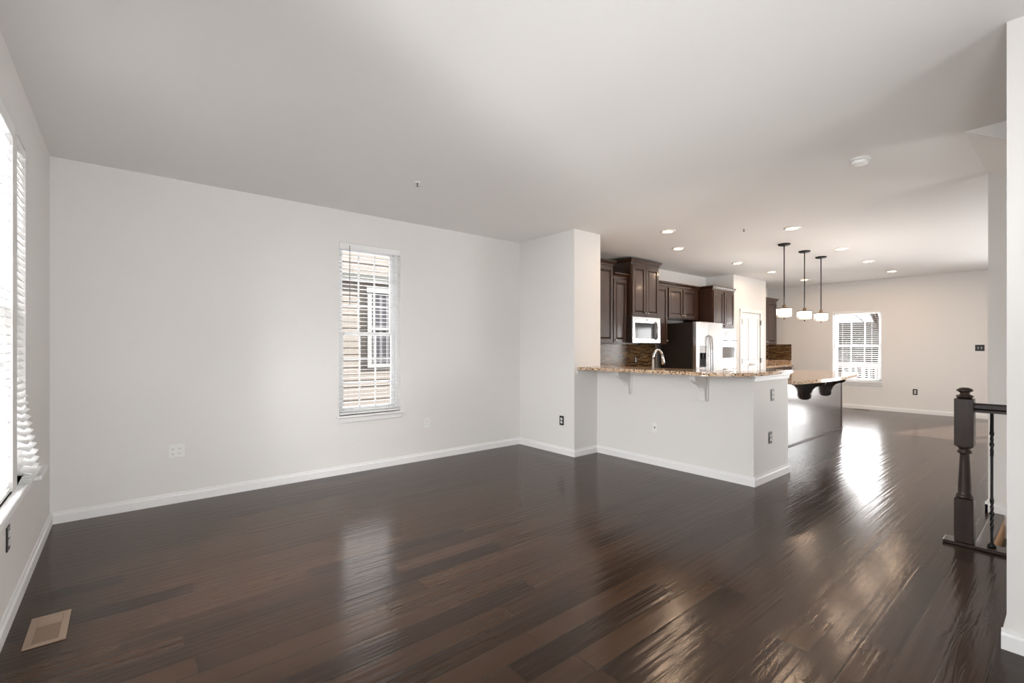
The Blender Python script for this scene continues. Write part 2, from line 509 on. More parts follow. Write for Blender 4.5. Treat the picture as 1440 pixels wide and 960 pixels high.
# pantry closet with a door opening
DX0, DX1, DZ = 9.475, 10.375, 2.03
b = MB()
b.box(9.17, DX0, 4.31, 4.42, 0, H); b.box(DX1, 10.645, 4.31, 4.42, 0, H); b.box(DX0, DX1, 4.31, 4.42, DZ, H)
b.box(9.17, 9.27, 4.42, YB, 0, H); b.box(10.545, 10.645, 4.42, YB, 0, H)
bmesh.ops.remove_doubles(b.bm, verts=list(b.bm.verts), dist=1e-5)
struct(b.build('wall_pantry', M_WALL))
# sloped underside of the upper stair flight
y_top, sl = 0.487, 0.62
struct(MB().prism([(y_top, H), (y_top - 1.9, H), (y_top - 1.9, H - 1.9 * sl)], 'x', 4.275, XS1).build('ceiling_stair_soffit', M_CEIL))
# stairwell below the floor and the flight going down
b = MB()
b.box(XS1, XS1 + 0.1, YR - 1.6, YS, -2.8, 0); b.box(XS0 - 0.1, XS0, YR - 1.6, YS, -2.8, -0.05)
b.box(XS0 - 0.1, XS1 + 0.1, YR - 1.7, YR - 1.6, -2.8, 0); b.box(XS0 - 0.1, XS1 + 0.1, YR - 1.7, YS + 0.1, -2.9, -2.8)
b.box(XS0, XS1, YS, YS + 0.1, -2.8, -0.05)
b.box(XS0 - 0.1, XS1 + 0.1, YR - 1.7, YR - TH, -0.02, 0.02)
struct(b.build('wall_stairwell', M_WALL))
st = thing('staircase', (4.86, YS, -0.2), 'flight of dark stairs with oak risers descending behind the newel post', 'stairs')
rz, run = 0.185, 0.26
br, bt = MB(), MB()
for k in range(8):
    y = YS - k * run
    br.box(XS0 + .001, XS1 - .001, y - 0.02, y - 0.002, -rz * (k + 1), -rz * k - 0.03)
    bt.box(XS0 + .001, XS1 - .001, y - run - 0.02, y - 0.021, -rz * (k + 1) - 0.03, -rz * (k + 1))
br.build('riser', M_RISER, st); bt.build('tread', M_TREAD, st)
MB().box(XS0 + .001, XS1 - .001, YS - 0.022, YS + 0.05, -0.03, 0.004, 0.004).build('nosing', M_TREAD, st)

# ------------------------------------------------------------------ baseboards
BH, BT = 0.088, 0.016
def base_run(b, p, q, n):
    """baseboard from p to q, n = outward normal in plan"""
    p, q, n = Vector((*p, 0)), Vector((*q, 0)), Vector((*n, 0))
    prof = [(0, 0), (BT, 0), (BT, BH * 0.70), (BT * 0.55, BH * 0.82), (BT * 0.5, BH), (0, BH)]
    A = [p + n * u + Vector((0, 0, w)) for u, w in prof]; B = [q + n * u + Vector((0, 0, w)) for u, w in prof]
    b.hull(A, B)
def baseboard(name, runs):
    b = MB()
    for r in runs: base_run(b, *r)
    return struct(b.build(name, M_TRIM))
baseboard('baseboard_left', [((XL, YR), (XL, YB), (1, 0))])
baseboard('baseboard_back', [((XL + BT, YB), (XP0, YB), (0, -1))])
baseboard('baseboard_pier', [((XP0, YB - BT), (XP0, YP - BT), (-1, 0)), ((XP0, YP), (XH - BT, YP), (0, -1))])
baseboard('baseboard_peninsula', [((XH, YP), (XH, 1.965 - BT), (-1, 0)), ((XH, 1.965), (5.40 + BT, 1.965), (0, -1)), ((5.40, 1.965), (5.40, 2.07), (1, 0))])
baseboard('baseboard_far', [((XF, 1.07), (XF, 4.30), (-1, 0)), ((XF, YR), (XF, -0.92), (-1, 0))])
baseboard('baseboard_near', [((2.975, YR), (2.975, 0.205 + BT), (-1, 0)), ((2.975, 0.205), (XS0 - 0.03, 0.205), (0, 1))])
baseboard('baseboard_stair', [((XS1, 0.47 + BT), (XS1, YS), (-1, 0)), ((XS1 - BT, 0.47), (5.45 + BT, 0.47), (0, 1)), ((5.45, 0.47), (5.45, YR), (1, 0))])
# sloping skirt board down the stairs, continues the stair baseboard
struct(MB().prism([(YS, 0.0), (YS, BH), (YS - 1.9, BH - 1.9 * rz / run), (YS - 1.9, -0.12 - 1.9 * rz / run), (YS, -0.06)], 'x', XS1 - BT, XS1 - 0.0005).build('trim_stair_skirt', M_TRIM))
baseboard('baseboard_right', [((XL + BT, YR), (2.975 - BT, YR), (0, 1)), ((5.45 + BT, YR), (XF - BT, YR), (0, 1))])

# ------------------------------------------------------------------ windows
def frame_T(origin, u, v):
    """local (u along wall, v outward, w up) -> world"""
    u, v = Vector(u), Vector(v)
    return Matrix(((u.x, v.x, 0, origin[0]), (u.y, v.y, 0, origin[1]), (0, 0, 1, origin[2]), (0, 0, 0, 1)))

def window(name, T, Wd, Ht, cols, rows, depth=0.07, meet=0.5, sill=True, sill_over=0.03, sill_out=0.04, apron=True):
    root = struct_empty(name)
    fw = 0.035
    d0, d1 = depth, TH
    f = MB(T)
    f.box(0, fw, d0, d1, 0, Ht); f.box(Wd - fw, Wd, d0, d1, 0, Ht)
    f.box(fw, Wd - fw, d0, d1, 0, fw); f.box(fw, Wd - fw, d0, d1, Ht - fw, Ht)
    f.build('window_frame', M_VINYL, root)
    zm = Ht * meet
    for nm, z0, z1, dd in (('lower_sash', fw, zm + 0.02, d0 + 0.012), ('upper_sash', zm - 0.02, Ht - fw, d0 + 0.043)):
        sw = 0.036
        s = MB(T)
        t0, t1 = dd, dd + 0.028
        x0, x1 = fw + 0.002, Wd - fw - 0.002
        s.box(x0, x0 + sw, t0, t1, z0, z1, 0.003); s.box(x1 - sw, x1, t0, t1, z0, z1, 0.003)
        s.box(x0 + sw, x1 - sw, t0, t1, z0, z0 + sw, 0.003); s.box(x0 + sw, x1 - sw, t0, t1, z1 - sw, z1, 0.003)
        so = s.build(nm, M_VINYL, root)
        g = MB(T)
        gx0, gx1, gz0, gz1 = x0 + sw, x1 - sw, z0 + sw, z1 - sw
        for c in range(1, cols):
            x = gx0 + (gx1 - gx0) * c / cols
            g.box(x - 0.008, x + 0.008, dd + 0.006, dd + 0.018, gz0, gz1)
        for r in range(1, rows):
            z = gz0 + (gz1 - gz0) * r / rows
            g.box(gx0, gx1, dd + 0.0065, dd + 0.0175, z - 0.008, z + 0.008)
        g.build('muntin_grid', M_VINYL, so)
        p = MB(T); p.box(gx0 - .004, gx1 + .004, dd + 0.020, dd + 0.024, gz0 - .004, gz1 + .004)
        p.build('glass_pane', M_GLASS, so)
    if sill:
        s = MB(T)
        s.box(-sill_over, Wd + sill_over, -sill_out, 0.0, -0.022, 0.0, 0.005)
        s.box(0, Wd, -0.0005, d0, -0.022, 0.0)
        s.build('window_sill', M_TRIM, root)
        if apron:
            a = MB(T); a.box(-sill_over + .015, Wd + sill_over - .015, -0.016, 0, -0.022 - 0.05, -0.022, 0.003)
            a.build('apron', M_TRIM, root)
    return root

def blind(name, T, Wd, Ht, tilt, depth, label, pitch=0.043, z_low=0.006, cords=(0.2, 0.8), wand=None, slat_w=0.05, group=None, loc=None):
    root = thing(name, loc, label, 'window blind', group)
    d = MB(T); d.box(0.004, Wd - 0.004, depth - 0.028, depth + 0.028, Ht - 0.045, Ht - 0.002, 0.003)
    d.box(0.002, Wd - 0.002, depth - 0.036, depth - 0.029, Ht - 0.065, Ht - 0.002, 0.002)
    d.build('headrail', M_SLAT, root)
    s = MB(T)
    z = Ht - 0.085
    c, sn = math.cos(tilt), math.sin(tilt)
    while z > z_low + 0.035:
        hw, ht = slat_w / 2, 0.0014
        pts = []
        for e, t in ((-1, -1), (1, -1), (1, 1), (-1, 1)):
            a, h2 = e * hw, t * ht
            pts.append((depth + a * c - h2 * sn, z + a * sn + h2 * c))
        s.prism(pts, 'x', 0.006, Wd - 0.006)
        z -= pitch
    s.build('slats', M_SLAT, root)
    r = MB(T); r.box(0.006, Wd - 0.006, depth - 0.025, depth + 0.025, z_low, z_low + 0.016, 0.003)
    r.build('bottom_rail', M_SLAT, root)
    k = MB(T)
    for fr in cords:
        for dd in (-0.026, 0.026):
            k.box(Wd * fr - 0.0009, Wd * fr + 0.0009, depth + dd - 0.0009, depth + dd + 0.0009, z_low + 0.01, Ht - 0.04)
    k.build('ladder_cords', M_CORD, root)
    if wand:
        w = MB(T); w.tube([(wand[0], depth - 0.05, Ht - 0.03), (wand[0], depth - 0.048, Ht - 0.03 - wand[1])], 0.004, 8)
        w.build('tilt_wand', M_WAND, root)
    return root

TB = frame_T((WB[0], YB, WB[2]), (1, 0, 0), (0, 1, 0))
window('window_1', TB, WB[1] - WB[0], WB[3] - WB[2], 3, 3, meet=0.475)
blind('window_blind', TB, WB[1] - WB[0], WB[3] - WB[2], 0.0, 0.035, 'open white slat blind in the window looking onto beige siding', wand=(0.105, 0.62), loc=(2.05, YB, WB[2]))
TF = frame_T((XF, WF[1], WF[2]), (0, -1, 0), (1, 0, 0))
window('window_2', TF, WF[1] - WF[0], WF[3] - WF[2], 3, 1, meet=0.5)
blind('window_blind', TF, WF[1] - WF[0], WF[3] - WF[2], 0.05, 0.035, 'open white slat blind in the dining window beyond the pendant lamps', loc=(XF, 3.07, WF[2]))
TL1 = frame_T((XL, WL1[0], WL1[2]), (0, 1, 0), (-1, 0, 0))
window('window_3', TL1, WL1[1] - WL1[0], WL1[3] - WL1[2], 3, 3, depth=0.06, meet=0.5, sill=False)
blind('window_blind', TL1, WL1[1] - WL1[0], WL1[3] - WL1[2], 0.55, 0.028, 'white tilted slat blind cut off by the picture edge beside the corner', loc=(XL, 2.9, 0.6))
TL2 = frame_T((XL, WL2[0], WL2[2]), (0, 1, 0), (-1, 0, 0))
window('window_4', TL2, WL2[1] - WL2[0], WL2[3] - WL2[2], 1, 1, depth=0.06, meet=0.5, sill=False)
# stool shared by the two corner windows
b = MB(); b.box(XL - 0.06, XL + 0.04, 2.40, 3.80, 0.578, 0.60, 0.004); b.box(XL - 0.0, XL + 0.018, 2.42, 3.86, 0.52, 0.578, 0.003)
struct(b.build('trim_front_stool', M_TRIM))
# blind whose lower slats bow out over the stool
bb = thing('window_blind', (XL, 3.64, 0.6), 'white blind in the corner window with lower slats bowing out over the sill', 'window blind')
b = MB(); b.box(XL - 0.045, XL - 0.002, WL2[0] + .004, WL2[1] - .004, 2.375, 2.42, 0.003); b.build('headrail', M_SLAT, bb)
b = MB()
z = 2.34
while z > 0.655:
    t = max(0.0, min(1.0, (1.22 - z) / 0.5))
    out = t ** 1.5 * 0.05
    tilt = -(0.95 - 0.55 * t)
    yend = WL2[1] - 0.004 if t == 0 else WL2[1] + 0.02 + 0.02 * t
    cx = XL - 0.027 + out + 0.006
    a, hh = 0.025, 0.0014
    c, sn = math.cos(tilt), math.sin(tilt)
    pts = [(cx + e * a * c - q * hh * sn, z + e * a * sn + q * hh * c) for e, q in ((-1, -1), (1, -1), (1, 1), (-1, 1))]
    b.prism(pts, 'y', WL2[0] + 0.006 if t == 0 else WL2[0] + .006, yend)
    z -= 0.040
b.build('slats', M_SLAT, bb)
b = MB()
for k in range(5): b.box(XL + 0.002 + .003 * k, XL + 0.050 + .003 * k, WL2[0] + 0.02, 3.80 + 0.012 * (k % 2), 0.6035 + 0.008 * k, 0.6065 + 0.008 * k)
b.box(XL + 0.012, XL + 0.072, 3.69, 4.00, 0.578, 0.602, 0.003)
b.build('bottom_rail', M_SLAT, bb)

# windows added out of view to let the fill lamps shine in
for nm, T, w, h, cc in (('window_added_5', frame_T((XL, WL3[0], WL3[2]), (0, 1, 0), (-1, 0, 0)), WL3[1] - WL3[0], WL3[3] - WL3[2], 6),
                        ('window_added_6', frame_T((WD[0], YR, WD[2]), (1, 0, 0), (0, -1, 0)), WD[1] - WD[0], WD[3] - WD[2], 6),
                        ('window_added_7', frame_T((WR[0], YR, WR[2]), (1, 0, 0), (0, -1, 0)), WR[1] - WR[0], WR[3] - WR[2], 4)):
    window(nm, T, w, h, cc, 3, apron=False)
TP = frame_T((XF, PD[1], 0.0), (0, -1, 0), (1, 0, 0))
pd = struct_empty('door_2')
f = MB(TP); wd = PD[1] - PD[0]
f.box(0, 0.05, 0.0, TH, 0, 2.03); f.box(wd - 0.05, wd, 0, TH, 0, 2.03); f.box(0.05, wd - 0.05, 0, TH, 1.98, 2.03); f.box(0.05, wd - .05, 0, TH, 0, 0.03)
f.build('door_frame', M_VINYL, pd)
for i in range(2):
    x0, x1 = 0.05 + i * (wd / 2 - 0.07), wd / 2 + 0.03 + i * (wd / 2 - 0.08)
    d0 = 0.05 + 0.045 * i
    s = MB(TP)
    s.box(x0, x0 + .08, d0, d0 + .04, .03, 1.98); s.box(x1 - .08, x1, d0, d0 + .04, .03, 1.98)
    s.box(x0 + .08, x1 - .08, d0, d0 + .04, .03, .14); s.box(x0 + .08, x1 - .08, d0, d0 + .04, 1.89, 1.98)
    so = s.build('sliding_panel', M_VINYL, pd)
    p = MB(TP); p.box(x0 + .078, x1 - .078, d0 + .018, d0 + .024, .138, 1.892); p.build('glass_pane', M_GLASS, so)
b = MB(TP); b.box(-0.06, 0, -0.015, 0, 0, 2.09); b.box(wd, wd + .06, -.015, 0, 0, 2.09); b.box(0, wd, -.015, 0, 2.03, 2.09)
b.build('door_casing', M_TRIM, pd)

# ------------------------------------------------------------------ pantry double door
pn = struct_empty('door_1')
b = MB()
for x0, x1 in ((DX0 - 0.055, DX0 + 0.012), (DX1 - 0.012, DX1 + 0.055)): b.box(x0, x1, 4.292, 4.31, 0, DZ + 0.06, 0.004)
b.box(DX0 - 0.055, DX1 + 0.055, 4.291, 4.31, DZ - 0.012, DZ + 0.06, 0.004)
b.build('door_casing', M_TRIM, pn)
xm = (DX0 + DX1) / 2
for i, (x0, x1) in enumerate(((DX0 + 0.014, xm - 0.002), (xm + 0.002, DX1 - 0.014))):
    d = MB()
    st_, yf = 0.095, 4.315
    d.box(x0, x0 + st_, yf, yf + 0.035, 0.012, DZ - 0.014, 0.002); d.box(x1 - st_, x1, yf, yf + 0.035, 0.012, DZ - 0.014, 0.002)
    for z0, z1 in ((0.012, 0.22), (0.93, 1.04), (1.905, DZ - 0.014)): d.box(x0 + st_, x1 - st_, yf, yf + 0.035, z0, z1, 0.002)
    for z0, z1 in ((0.22, 0.93), (1.04, 1.905)):
        X0, X1 = x0 + st_, x1 - st_
        d.box(X0, X1, yf + 0.014, yf + 0.03, z0, z1)
        q = 0.035
        d.hull([(X0 + .012, yf + .014, z0 + .012), (X1 - .012, yf + .014, z0 + .012), (X1 - .012, yf + .014, z1 - .012), (X0 + .012, yf + .014, z1 - .012)],
               [(X0 + q, yf + .004, z0 + q), (X1 - q, yf + .004, z0 + q), (X1 - q, yf + .004, z1 - q), (X0 + q, yf + .004, z1 - q)])
    leaf = d.build('door_leaf', M_TRIM, pn)
    hx = xm + (-0.045 if i == 0 else 0.045)
    sgn = -1 if i == 0 else 1
    k = MB(); k.lathe([(0.026, 0), (0.026, -0.012), (0.011, -0.014), (0.011, -0.045)], (hx, yf, 0.965), 16, 'y')
    k.tube([(hx, yf - 0.042, 0.965), (hx + sgn * 0.05, yf - 0.046, 0.968), (hx + sgn * 0.10, yf - 0.042, 0.96)], [0.010, 0.009, 0.007], 10)
    k.build('lever_handle', M_NICKEL, leaf)
    xh = x0 - 0.004 if i == 0 else x1 + 0.004
    for hz in (0.22, 1.04, 1.83):
        MB().box(xh - 0.012, xh + 0.012, yf - 0.030, yf - 0.002, hz - 0.05, hz + 0.05, 0.002).build('hinge', M_HINGE, pn)

# ------------------------------------------------------------------ bar top on the peninsula
bt = thing('bar_countertop', (4.5, 2.9, 1.05), 'raised speckled granite bar top along the white half wall', 'countertop')
pts = [(4.22, 3.87), (4.22, 2.30)]
for k in range(1, 9):
    a = math.radians(90 * k / 8)
    pts.append((4.22 + 0.36 * (1 - math.cos(a)), 2.30 - 0.375 * math.sin(a)))
pts += [(5.425, 1.925), (5.425, 2.13), (4.78, 2.13), (4.78, 3.87)]
b = MB(); b.prism(pts, 'z', 1.0455, 1.08)
bmesh.ops.bevel(b.bm, geom=[e for e in b.bm.edges if abs(e.verts[0].co.z - e.verts[1].co.z) < 1e-6], offset=0.006, segments=2, affect='EDGES')
b.build('granite_slab', M_GRANITE, bt)
b = MB()
b.box(4.575, 5.41, 1.952, 1.964, 0.992, 1.044, 0.003)
b.box(4.571, 5.414, 1.944, 1.9635, 1.022, 1.0445, 0.004)
struct(b.build('trim_bar_end', M_TRIM))
b = MB(); b.box(4.568, 4.584, 1.966, 3.868, 0.996, 1.044, 0.003); b.box(4.205, 4.567, 3.853, 3.869, 0.996, 1.044, 0.003)
struct(b.build('trim_bar_apron', M_WALL))

def bar_corbel(y):
    r = thing('corbel', (XH, y, 0.77), '', 'corbel', 'painted corbels under the bar top')
    x = XH - 0.0165
    prof = [(x, 0.775), (x - 0.03, 0.775), (x - 0.036, 0.80), (x - 0.045, 0.87), (x - 0.062, 0.905), (x - 0.10, 0.935),
            (x - 0.155, 0.957), (x - 0.20, 0.975), (x - 0.222, 0.998), (x - 0.232, 1.02), (x - 0.232, 1.044), (x, 1.044)]
    b = MB(); b.prism(prof, 'y', y - 0.03, y + 0.03); b.build('bracket', M_WALL, r)
    MB().box(XH - 0.016, XH, y - 0.045, y + 0.045, 0.765, 0.994, 0.003).build('back_plate', M_WALL, r)
    return r
c = bar_corbel(3.385); c['label'] = 'painted corbel under the bar top nearer the pier, farther from the camera'
c2 = dup(c, (XH, 2.452, 0.77), 'painted corbel under the bar top nearer the black outlets on the end wall')

# ------------------------------------------------------------------ sink run behind the half wall
sb = thing('base_cabinet', (5.0, 2.9, 0), 'espresso sink base cabinets hidden behind the white half wall', 'cabinet')
b = MB(); b.box(4.703, 5.30, 2.075, 3.86, 0.10, 0.879); b.box(4.703, 5.24, 2.075, 3.86, 0, 0.10); b.build('body', M_CAB, sb)
for k in range(3):
    y0 = 2.10 + k * 0.585
    MB().box(5.301, 5.32, y0, y0 + 0.565, 0.13, 0.86, 0.004).build('door', M_CAB, sb)
ct = thing('sink_countertop', (5.0, 3.0, 0.88), 'lower granite sink counter behind the raised bar', 'countertop')
b = MB(); b.box(4.702, 5.35, 2.072, 3.868, 0.88, 0.92, 0.004); b.box(4.646, 7.37, 4.25, YB - 0.001, 0.88, 0.92, 0.004); b.box(4.702, 5.35, 3.868, 4.25, .88, .92, .004)
b.build('granite_slab', M_GRANITE, ct)
kb = thing('base_cabinet', (6.3, 4.6, 0), 'espresso base cabinets under the tiled back counter', 'cabinet')
b = MB(); b.box(5.31, 7.36, 4.29, YB - .001, 0.10, 0.879); b.box(5.31, 7.36, 4.35, YB - .001, 0, 0.10); b.build('body', M_CAB, kb)
for k in range(4): MB().box(5.33 + k * 0.5, 5.81 + k * 0.5, 4.27, 4.289, 0.13, 0.86, 0.004).build('door', M_CAB, kb)
fa = thing('faucet', (4.83, 3.225, 0.92), 'brushed pull-down gooseneck faucet rising behind the bar top', 'faucet')
b = MB(); b.lathe([(0.028, 0.9205), (0.028, 0.93), (0.019, 0.94), (0.016, 1.02), (0.0145, 1.03), (0.0145, 1.18)], (4.83, 3.225, 0), 16)
arc = [(4.83 + 0.10 - 0.10 * math.cos(a), 3.225, 1.18 + 0.105 * math.sin(a)) for a in [math.pi * k / 14 for k in range(13)]]
b.tube(arc, 0.0135, 12); b.build('gooseneck', M_CHROME, fa)
b = MB(); e = Vector(arc[-1]); b.tube([e, e + Vector((0.012, 0, -0.04)), e + Vector((0.022, 0, -0.085)), e + Vector((0.028, 0, -0.115))], [0.0145, 0.017, 0.020, 0.021], 14)
b.build('spray_head', M_CHROME, fa)
b = MB(); b.tube([(4.83, 3.21, 0.99), (4.83, 3.17, 1.0), (4.83, 3.12, 1.03)], [0.009, 0.007, 0.006], 8); b.build('lever', M_CHROME, fa)

# ------------------------------------------------------------------ cabinets
def door_mesh(x0, x1, yf, z0, z1, fr=0.055):
    """raised panel door whose front face is at yf, facing -y"""
    d = MB()
    d.box(x0, x0 + fr, yf, yf + 0.02, z0, z1, 0.003); d.box(x1 - fr, x1, yf, yf + 0.02, z0, z1, 0.003)
    d.box(x0 + fr - .001, x1 - fr + .001, yf + .0003, yf + 0.0197, z0, z0 + fr, 0.003); d.box(x0 + fr - .001, x1 - fr + .001, yf + .0003, yf + 0.0197, z1 - fr, z1, 0.003)
    X0, X1, Z0, Z1 = x0 + fr + .008, x1 - fr - .008, z0 + fr + .008, z1 - fr - .008
    q = 0.022
    d.hull([(X0, yf + .013, Z0), (X1, yf + .013, Z0), (X1, yf + .013, Z1), (X0, yf + .013, Z1)],
           [(X0 + q, yf + .002, Z0 + q), (X1 - q, yf + .002, Z0 + q), (X1 - q, yf + .002, Z1 - q), (X0 + q, yf + .002, Z1 - q)])
    return d, (x0 + fr - .002, x1 - fr + .002, z0 + fr - .002, z1 - fr + .002)

def crown(b, x0, x1, yf, yb, z, h, ov=0.055, left=True, right=True):
    l, r = (ov if left else 0), (ov if right else 0)
    s = 0.35
    b.box(x0 - l * s, x1 + r * s, yf - ov * s, yb, z, z + h * 0.3)
    b.hull([(x0 - l * s, yf - ov * s, z + h * .3), (x1 + r * s, yf - ov * s, z + h * .3), (x1 + r * s, yb, z + h * .3), (x0 - l * s, yb, z + h * .3)],
           [(x0 - l, yf - ov, z + h * .8), (x1 + r, yf - ov, z + h * .8), (x1 + r, yb, z + h * .8), (x0 - l, yb, z + h * .8)])
    b.box(x0 - l - .004, x1 + r + .004, yf - ov - .004, yb, z + h * .8, z + h)

def cabinet(label, x0, x1, yf, z0, z1, doors, crown_h=0.07, knob='low', knobs=None, left=True, right=True, name='wall_cabinet', yb=YB - 0.001, door_z=None, group=None):
    r = thing(name, ((x0 + x1) / 2, yb, z0), label, 'cabinet', group)
    b = MB(); b.box(x0, x1, yf + 0.021, yb, z0, z1, 0.002)
    b.build('body', M_CAB, r)
    if crown_h:
        b = MB(); crown(b, x0, x1, yf + 0.021, yb, z1 - 0.01, crown_h, 0.045, left, right); b.build('crown_moulding', M_CAB, r)
    dz0, dz1 = door_z or (z0 + 0.015, z1 - 0.03)
    for i, (a, c_) in enumerate(doors):
        d, rc = door_mesh(a, c_, yf, dz0, dz1)
        do = d.build('door', M_CAB, r)
        g = MB(); g.box(rc[0], rc[1], yf + .0125, yf + .018, rc[2], rc[3]); g.build('panel_groove', M_CABGROOVE, do)
        side = (knobs or ['r', 'l'])[i % 2] if len(doors) > 1 or knobs else 'l'
        kx = c_ - 0.03 if side == 'r' else a + 0.03
        kz = dz0 + 0.045 if knob == 'low' else dz1 - 0.045
        k = MB(); k.lathe([(0.006, 0), (0.006, -0.012), (0.013, -0.018), (0.013, -0.024), (0.008, -0.029)], (kx, yf, kz), 14, 'y'); k.build('knob', M_NICKEL, do)
    return r

cabinet('tall espresso wall cabinet half hidden by the white pier', 4.66, 5.745, 4.53, 1.37, 2.57, [(4.69, 5.20), (5.21, 5.735)], knobs=['r', 'l'], left=False)
cabinet('narrow espresso wall cabinet between the pier cabinet and the microwave', 5.747, 6.095, 4.53, 1.37, 2.40, [(5.755, 6.085)], knobs=['l'], left=False, right=False)
cabinet('tall projecting espresso cabinet directly above the microwave', 6.10, 6.845, 4.45, 1.80, 2.645, [(6.115, 6.468), (6.478, 6.83)], crown_h=0.075)
cabinet('narrow espresso wall cabinet between the microwave and the fridge', 6.85, 7.225, 4.53, 1.37, 2.385, [(6.865, 7.215)], knobs=['r'], left=False, right=False)
cabinet('short espresso double door cabinet directly above the fridge', 7.227, 8.27, 4.53, 1.82, 2.385, [(7.26, 7.695), (7.72, 8.155)], left=False, right=False)
b_oven = cabinet('tall espresso oven cabinet standing between fridge and pantry', 8.312, 9.155, 4.28, 0.10, 2.385, [(8.335, 8.71), (8.745, 9.13)], door_z=(1.70, 2.36), name='oven_cabinet', right=False)
cabinet('espresso wall cabinet over the far granite nook counter past the pantry', 10.66, 11.80, 4.53, 1.382, 2.385, [(10.68, 11.22), (11.24, 11.78)], knobs=['r', 'l'], left=False)

# mosaic tile behind the counters
tp = tag(MB().box(4.646, 7.37, YB - 0.010, YB - 0.0005, 0.9205, 1.3695).build('tile_backsplash', M_TILE_Y), 'brown mosaic strip tile backsplash beneath the microwave', 'backsplash')
tp2 = tag(MB().box(XF - 0.010, XF - 0.0005, 4.352, YB - 0.012, 1.008, 1.385).build('tile_backsplash', M_TILE_X), 'brown mosaic tile panel on the far wall beside the nook counter', 'backsplash')
tp3 = tag(MB().box(10.647, XF - 0.0105, YB - 0.010, YB - 0.0005, 1.008, 1.3815).build('tile_backsplash', M_TILE_Y), 'brown mosaic tile strip behind the nook counter past the pantry', 'backsplash')
nb = thing('base_cabinet', (11.4, 4.6, 0), 'espresso base cabinet under the nook counter past the pantry door', 'cabinet')
b = MB(); b.box(10.65, XF - .002, 4.35, YB - .001, 0.10, 0.864); b.box(10.65, XF - .002, 4.41, YB - .001, 0, 0.10); b.build('body', M_CAB, nb)
for k in range(3):
    x0 = 10.67 + k * 0.495
    dr = MB().box(x0, x0 + 0.48, 4.33, 4.349, 0.70, 0.845, 0.004).build('drawer', M_CAB, nb)
    MB().lathe([(0.006, 0), (0.006, -0.012), (0.014, -0.02), (0.01, -0.028)], (x0 + 0.24, 4.33, 0.775), 12, 'y').build('knob', M_BLACK, dr)
    MB().box(x0, x0 + 0.48, 4.33, 4.349, 0.13, 0.685, 0.004).build('door', M_CAB, nb)
nc = thing('nook_countertop', (11.4, 4.6, 0.865), 'granite nook counter beyond the pantry against the far wall', 'countertop')
MB().box(10.647, XF - .002, 4.31, YB - .002, 0.865, 0.905, 0.004).build('granite_slab', M_GRANITE, nc)
b = MB(); b.box(XF - 0.022, XF - .002, 4.352, YB - .023, 0.9055, 1.007, 0.003); b.box(10.647, XF - .0225, YB - .022, YB - .002, 0.9055, 1.007, 0.003); b.build('upstand', M_GRANITE, nc)

# ------------------------------------------------------------------ microwave
mw = thing('microwave', (6.45, 4.6, 1.385), 'stainless over-the-range microwave mounted below the projecting cabinet', 'microwave')
MB().box(6.085, 6.835, 4.45, YB - .012, 1.39, 1.795, 0.003).build('body', M_DARKSTEEL, mw)
dr = MB()
X0, X1, Z0, Z1 = 6.085, 6.835, 1.385, 1.797
dr.box(X0, X1, 4.425, 4.449, 1.70, Z1, 0.003); dr.box(X0, X1, 4.425, 4.449, Z0, 1.455, 0.003)
dr.box(X0, X0 + .06, 4.425, 4.449, 1.455, 1.70, 0.002); dr.box(6.74, X1, 4.425, 4.449, 1.455, 1.70, 0.002)
dro = dr.build('front_frame', M_STEEL, mw)
MB().box(X0 + .06, 6.585, 4.429, 4.447, 1.455, 1.70).build('door_glass', M_GLASSBLK, mw)
MB().box(6.59, 6.74, 4.427, 4.447, 1.455, 1.70).build('control_panel', M_BLACK, mw)
b = MB(); b.tube([(6.70, 4.426, 1.44), (6.70, 4.395, 1.465), (6.70, 4.383, 1.56), (6.70, 4.383, 1.62), (6.70, 4.395, 1.70), (6.70, 4.426, 1.725)], 0.011, 10); b.build('handle', M_STEEL, mw)
MB().lathe([(0.012, 0), (0.012, -0.002)], (6.46, 4.425, 1.755), 16, 'y').build('badge', M_SLOT, mw)

# ------------------------------------------------------------------ refrigerator
fr = thing('refrigerator', (7.85, 4.4, 0), 'stainless side-by-side refrigerator with door dispenser', 'refrigerator')
b = MB(); b.box(7.39, 8.30, 4.165, 4.78, 0.05, 1.735, 0.004); b.box(7.42, 8.27, 4.19, 4.75, 0, 0.05); b.build('body', M_DARKSTEEL, fr)
def fdoor(x0, x1, hole=None):
    d = MB()
    def pan(a, c, z0, z1, bv=0.006):
        d.box(a, c, 4.10, 4.163, z0, z1, bv, 2)
    if hole:
        hx0, hx1, hz0, hz1 = hole
        pan(x0, hx0, 0.07, 1.75); pan(hx1, x1, 0.07, 1.75); pan(hx0 - .006, hx1 + .006, 0.07, hz0); pan(hx0 - .006, hx1 + .006, hz1, 1.75)
    else: pan(x0, x1, 0.07, 1.75)
    return d.build('door', M_STEEL, fr)
d1 = fdoor(7.39, 7.80, (7.50, 7.72, 0.975, 1.335))
d2 = fdoor(7.812, 8.30)
b = MB(); b.box(7.499, 7.721, 4.15, 4.16, 0.974, 1.336); b.box(7.505, 7.715, 4.11, 4.15, 0.975, 0.995); b.box(7.53, 7.56, 4.12, 4.15, 1.12, 1.215); b.box(7.64, 7.67, 4.12, 4.15, 1.12, 1.215)
dp = b.build('dispenser', M_BLACK, d1)
MB().box(7.50, 7.70, 4.103, 4.149, 1.222, 1.335).build('dispenser_display', mat('silver_display', (0.45, 0.45, 0.46), 0.3, 0.3), d1)
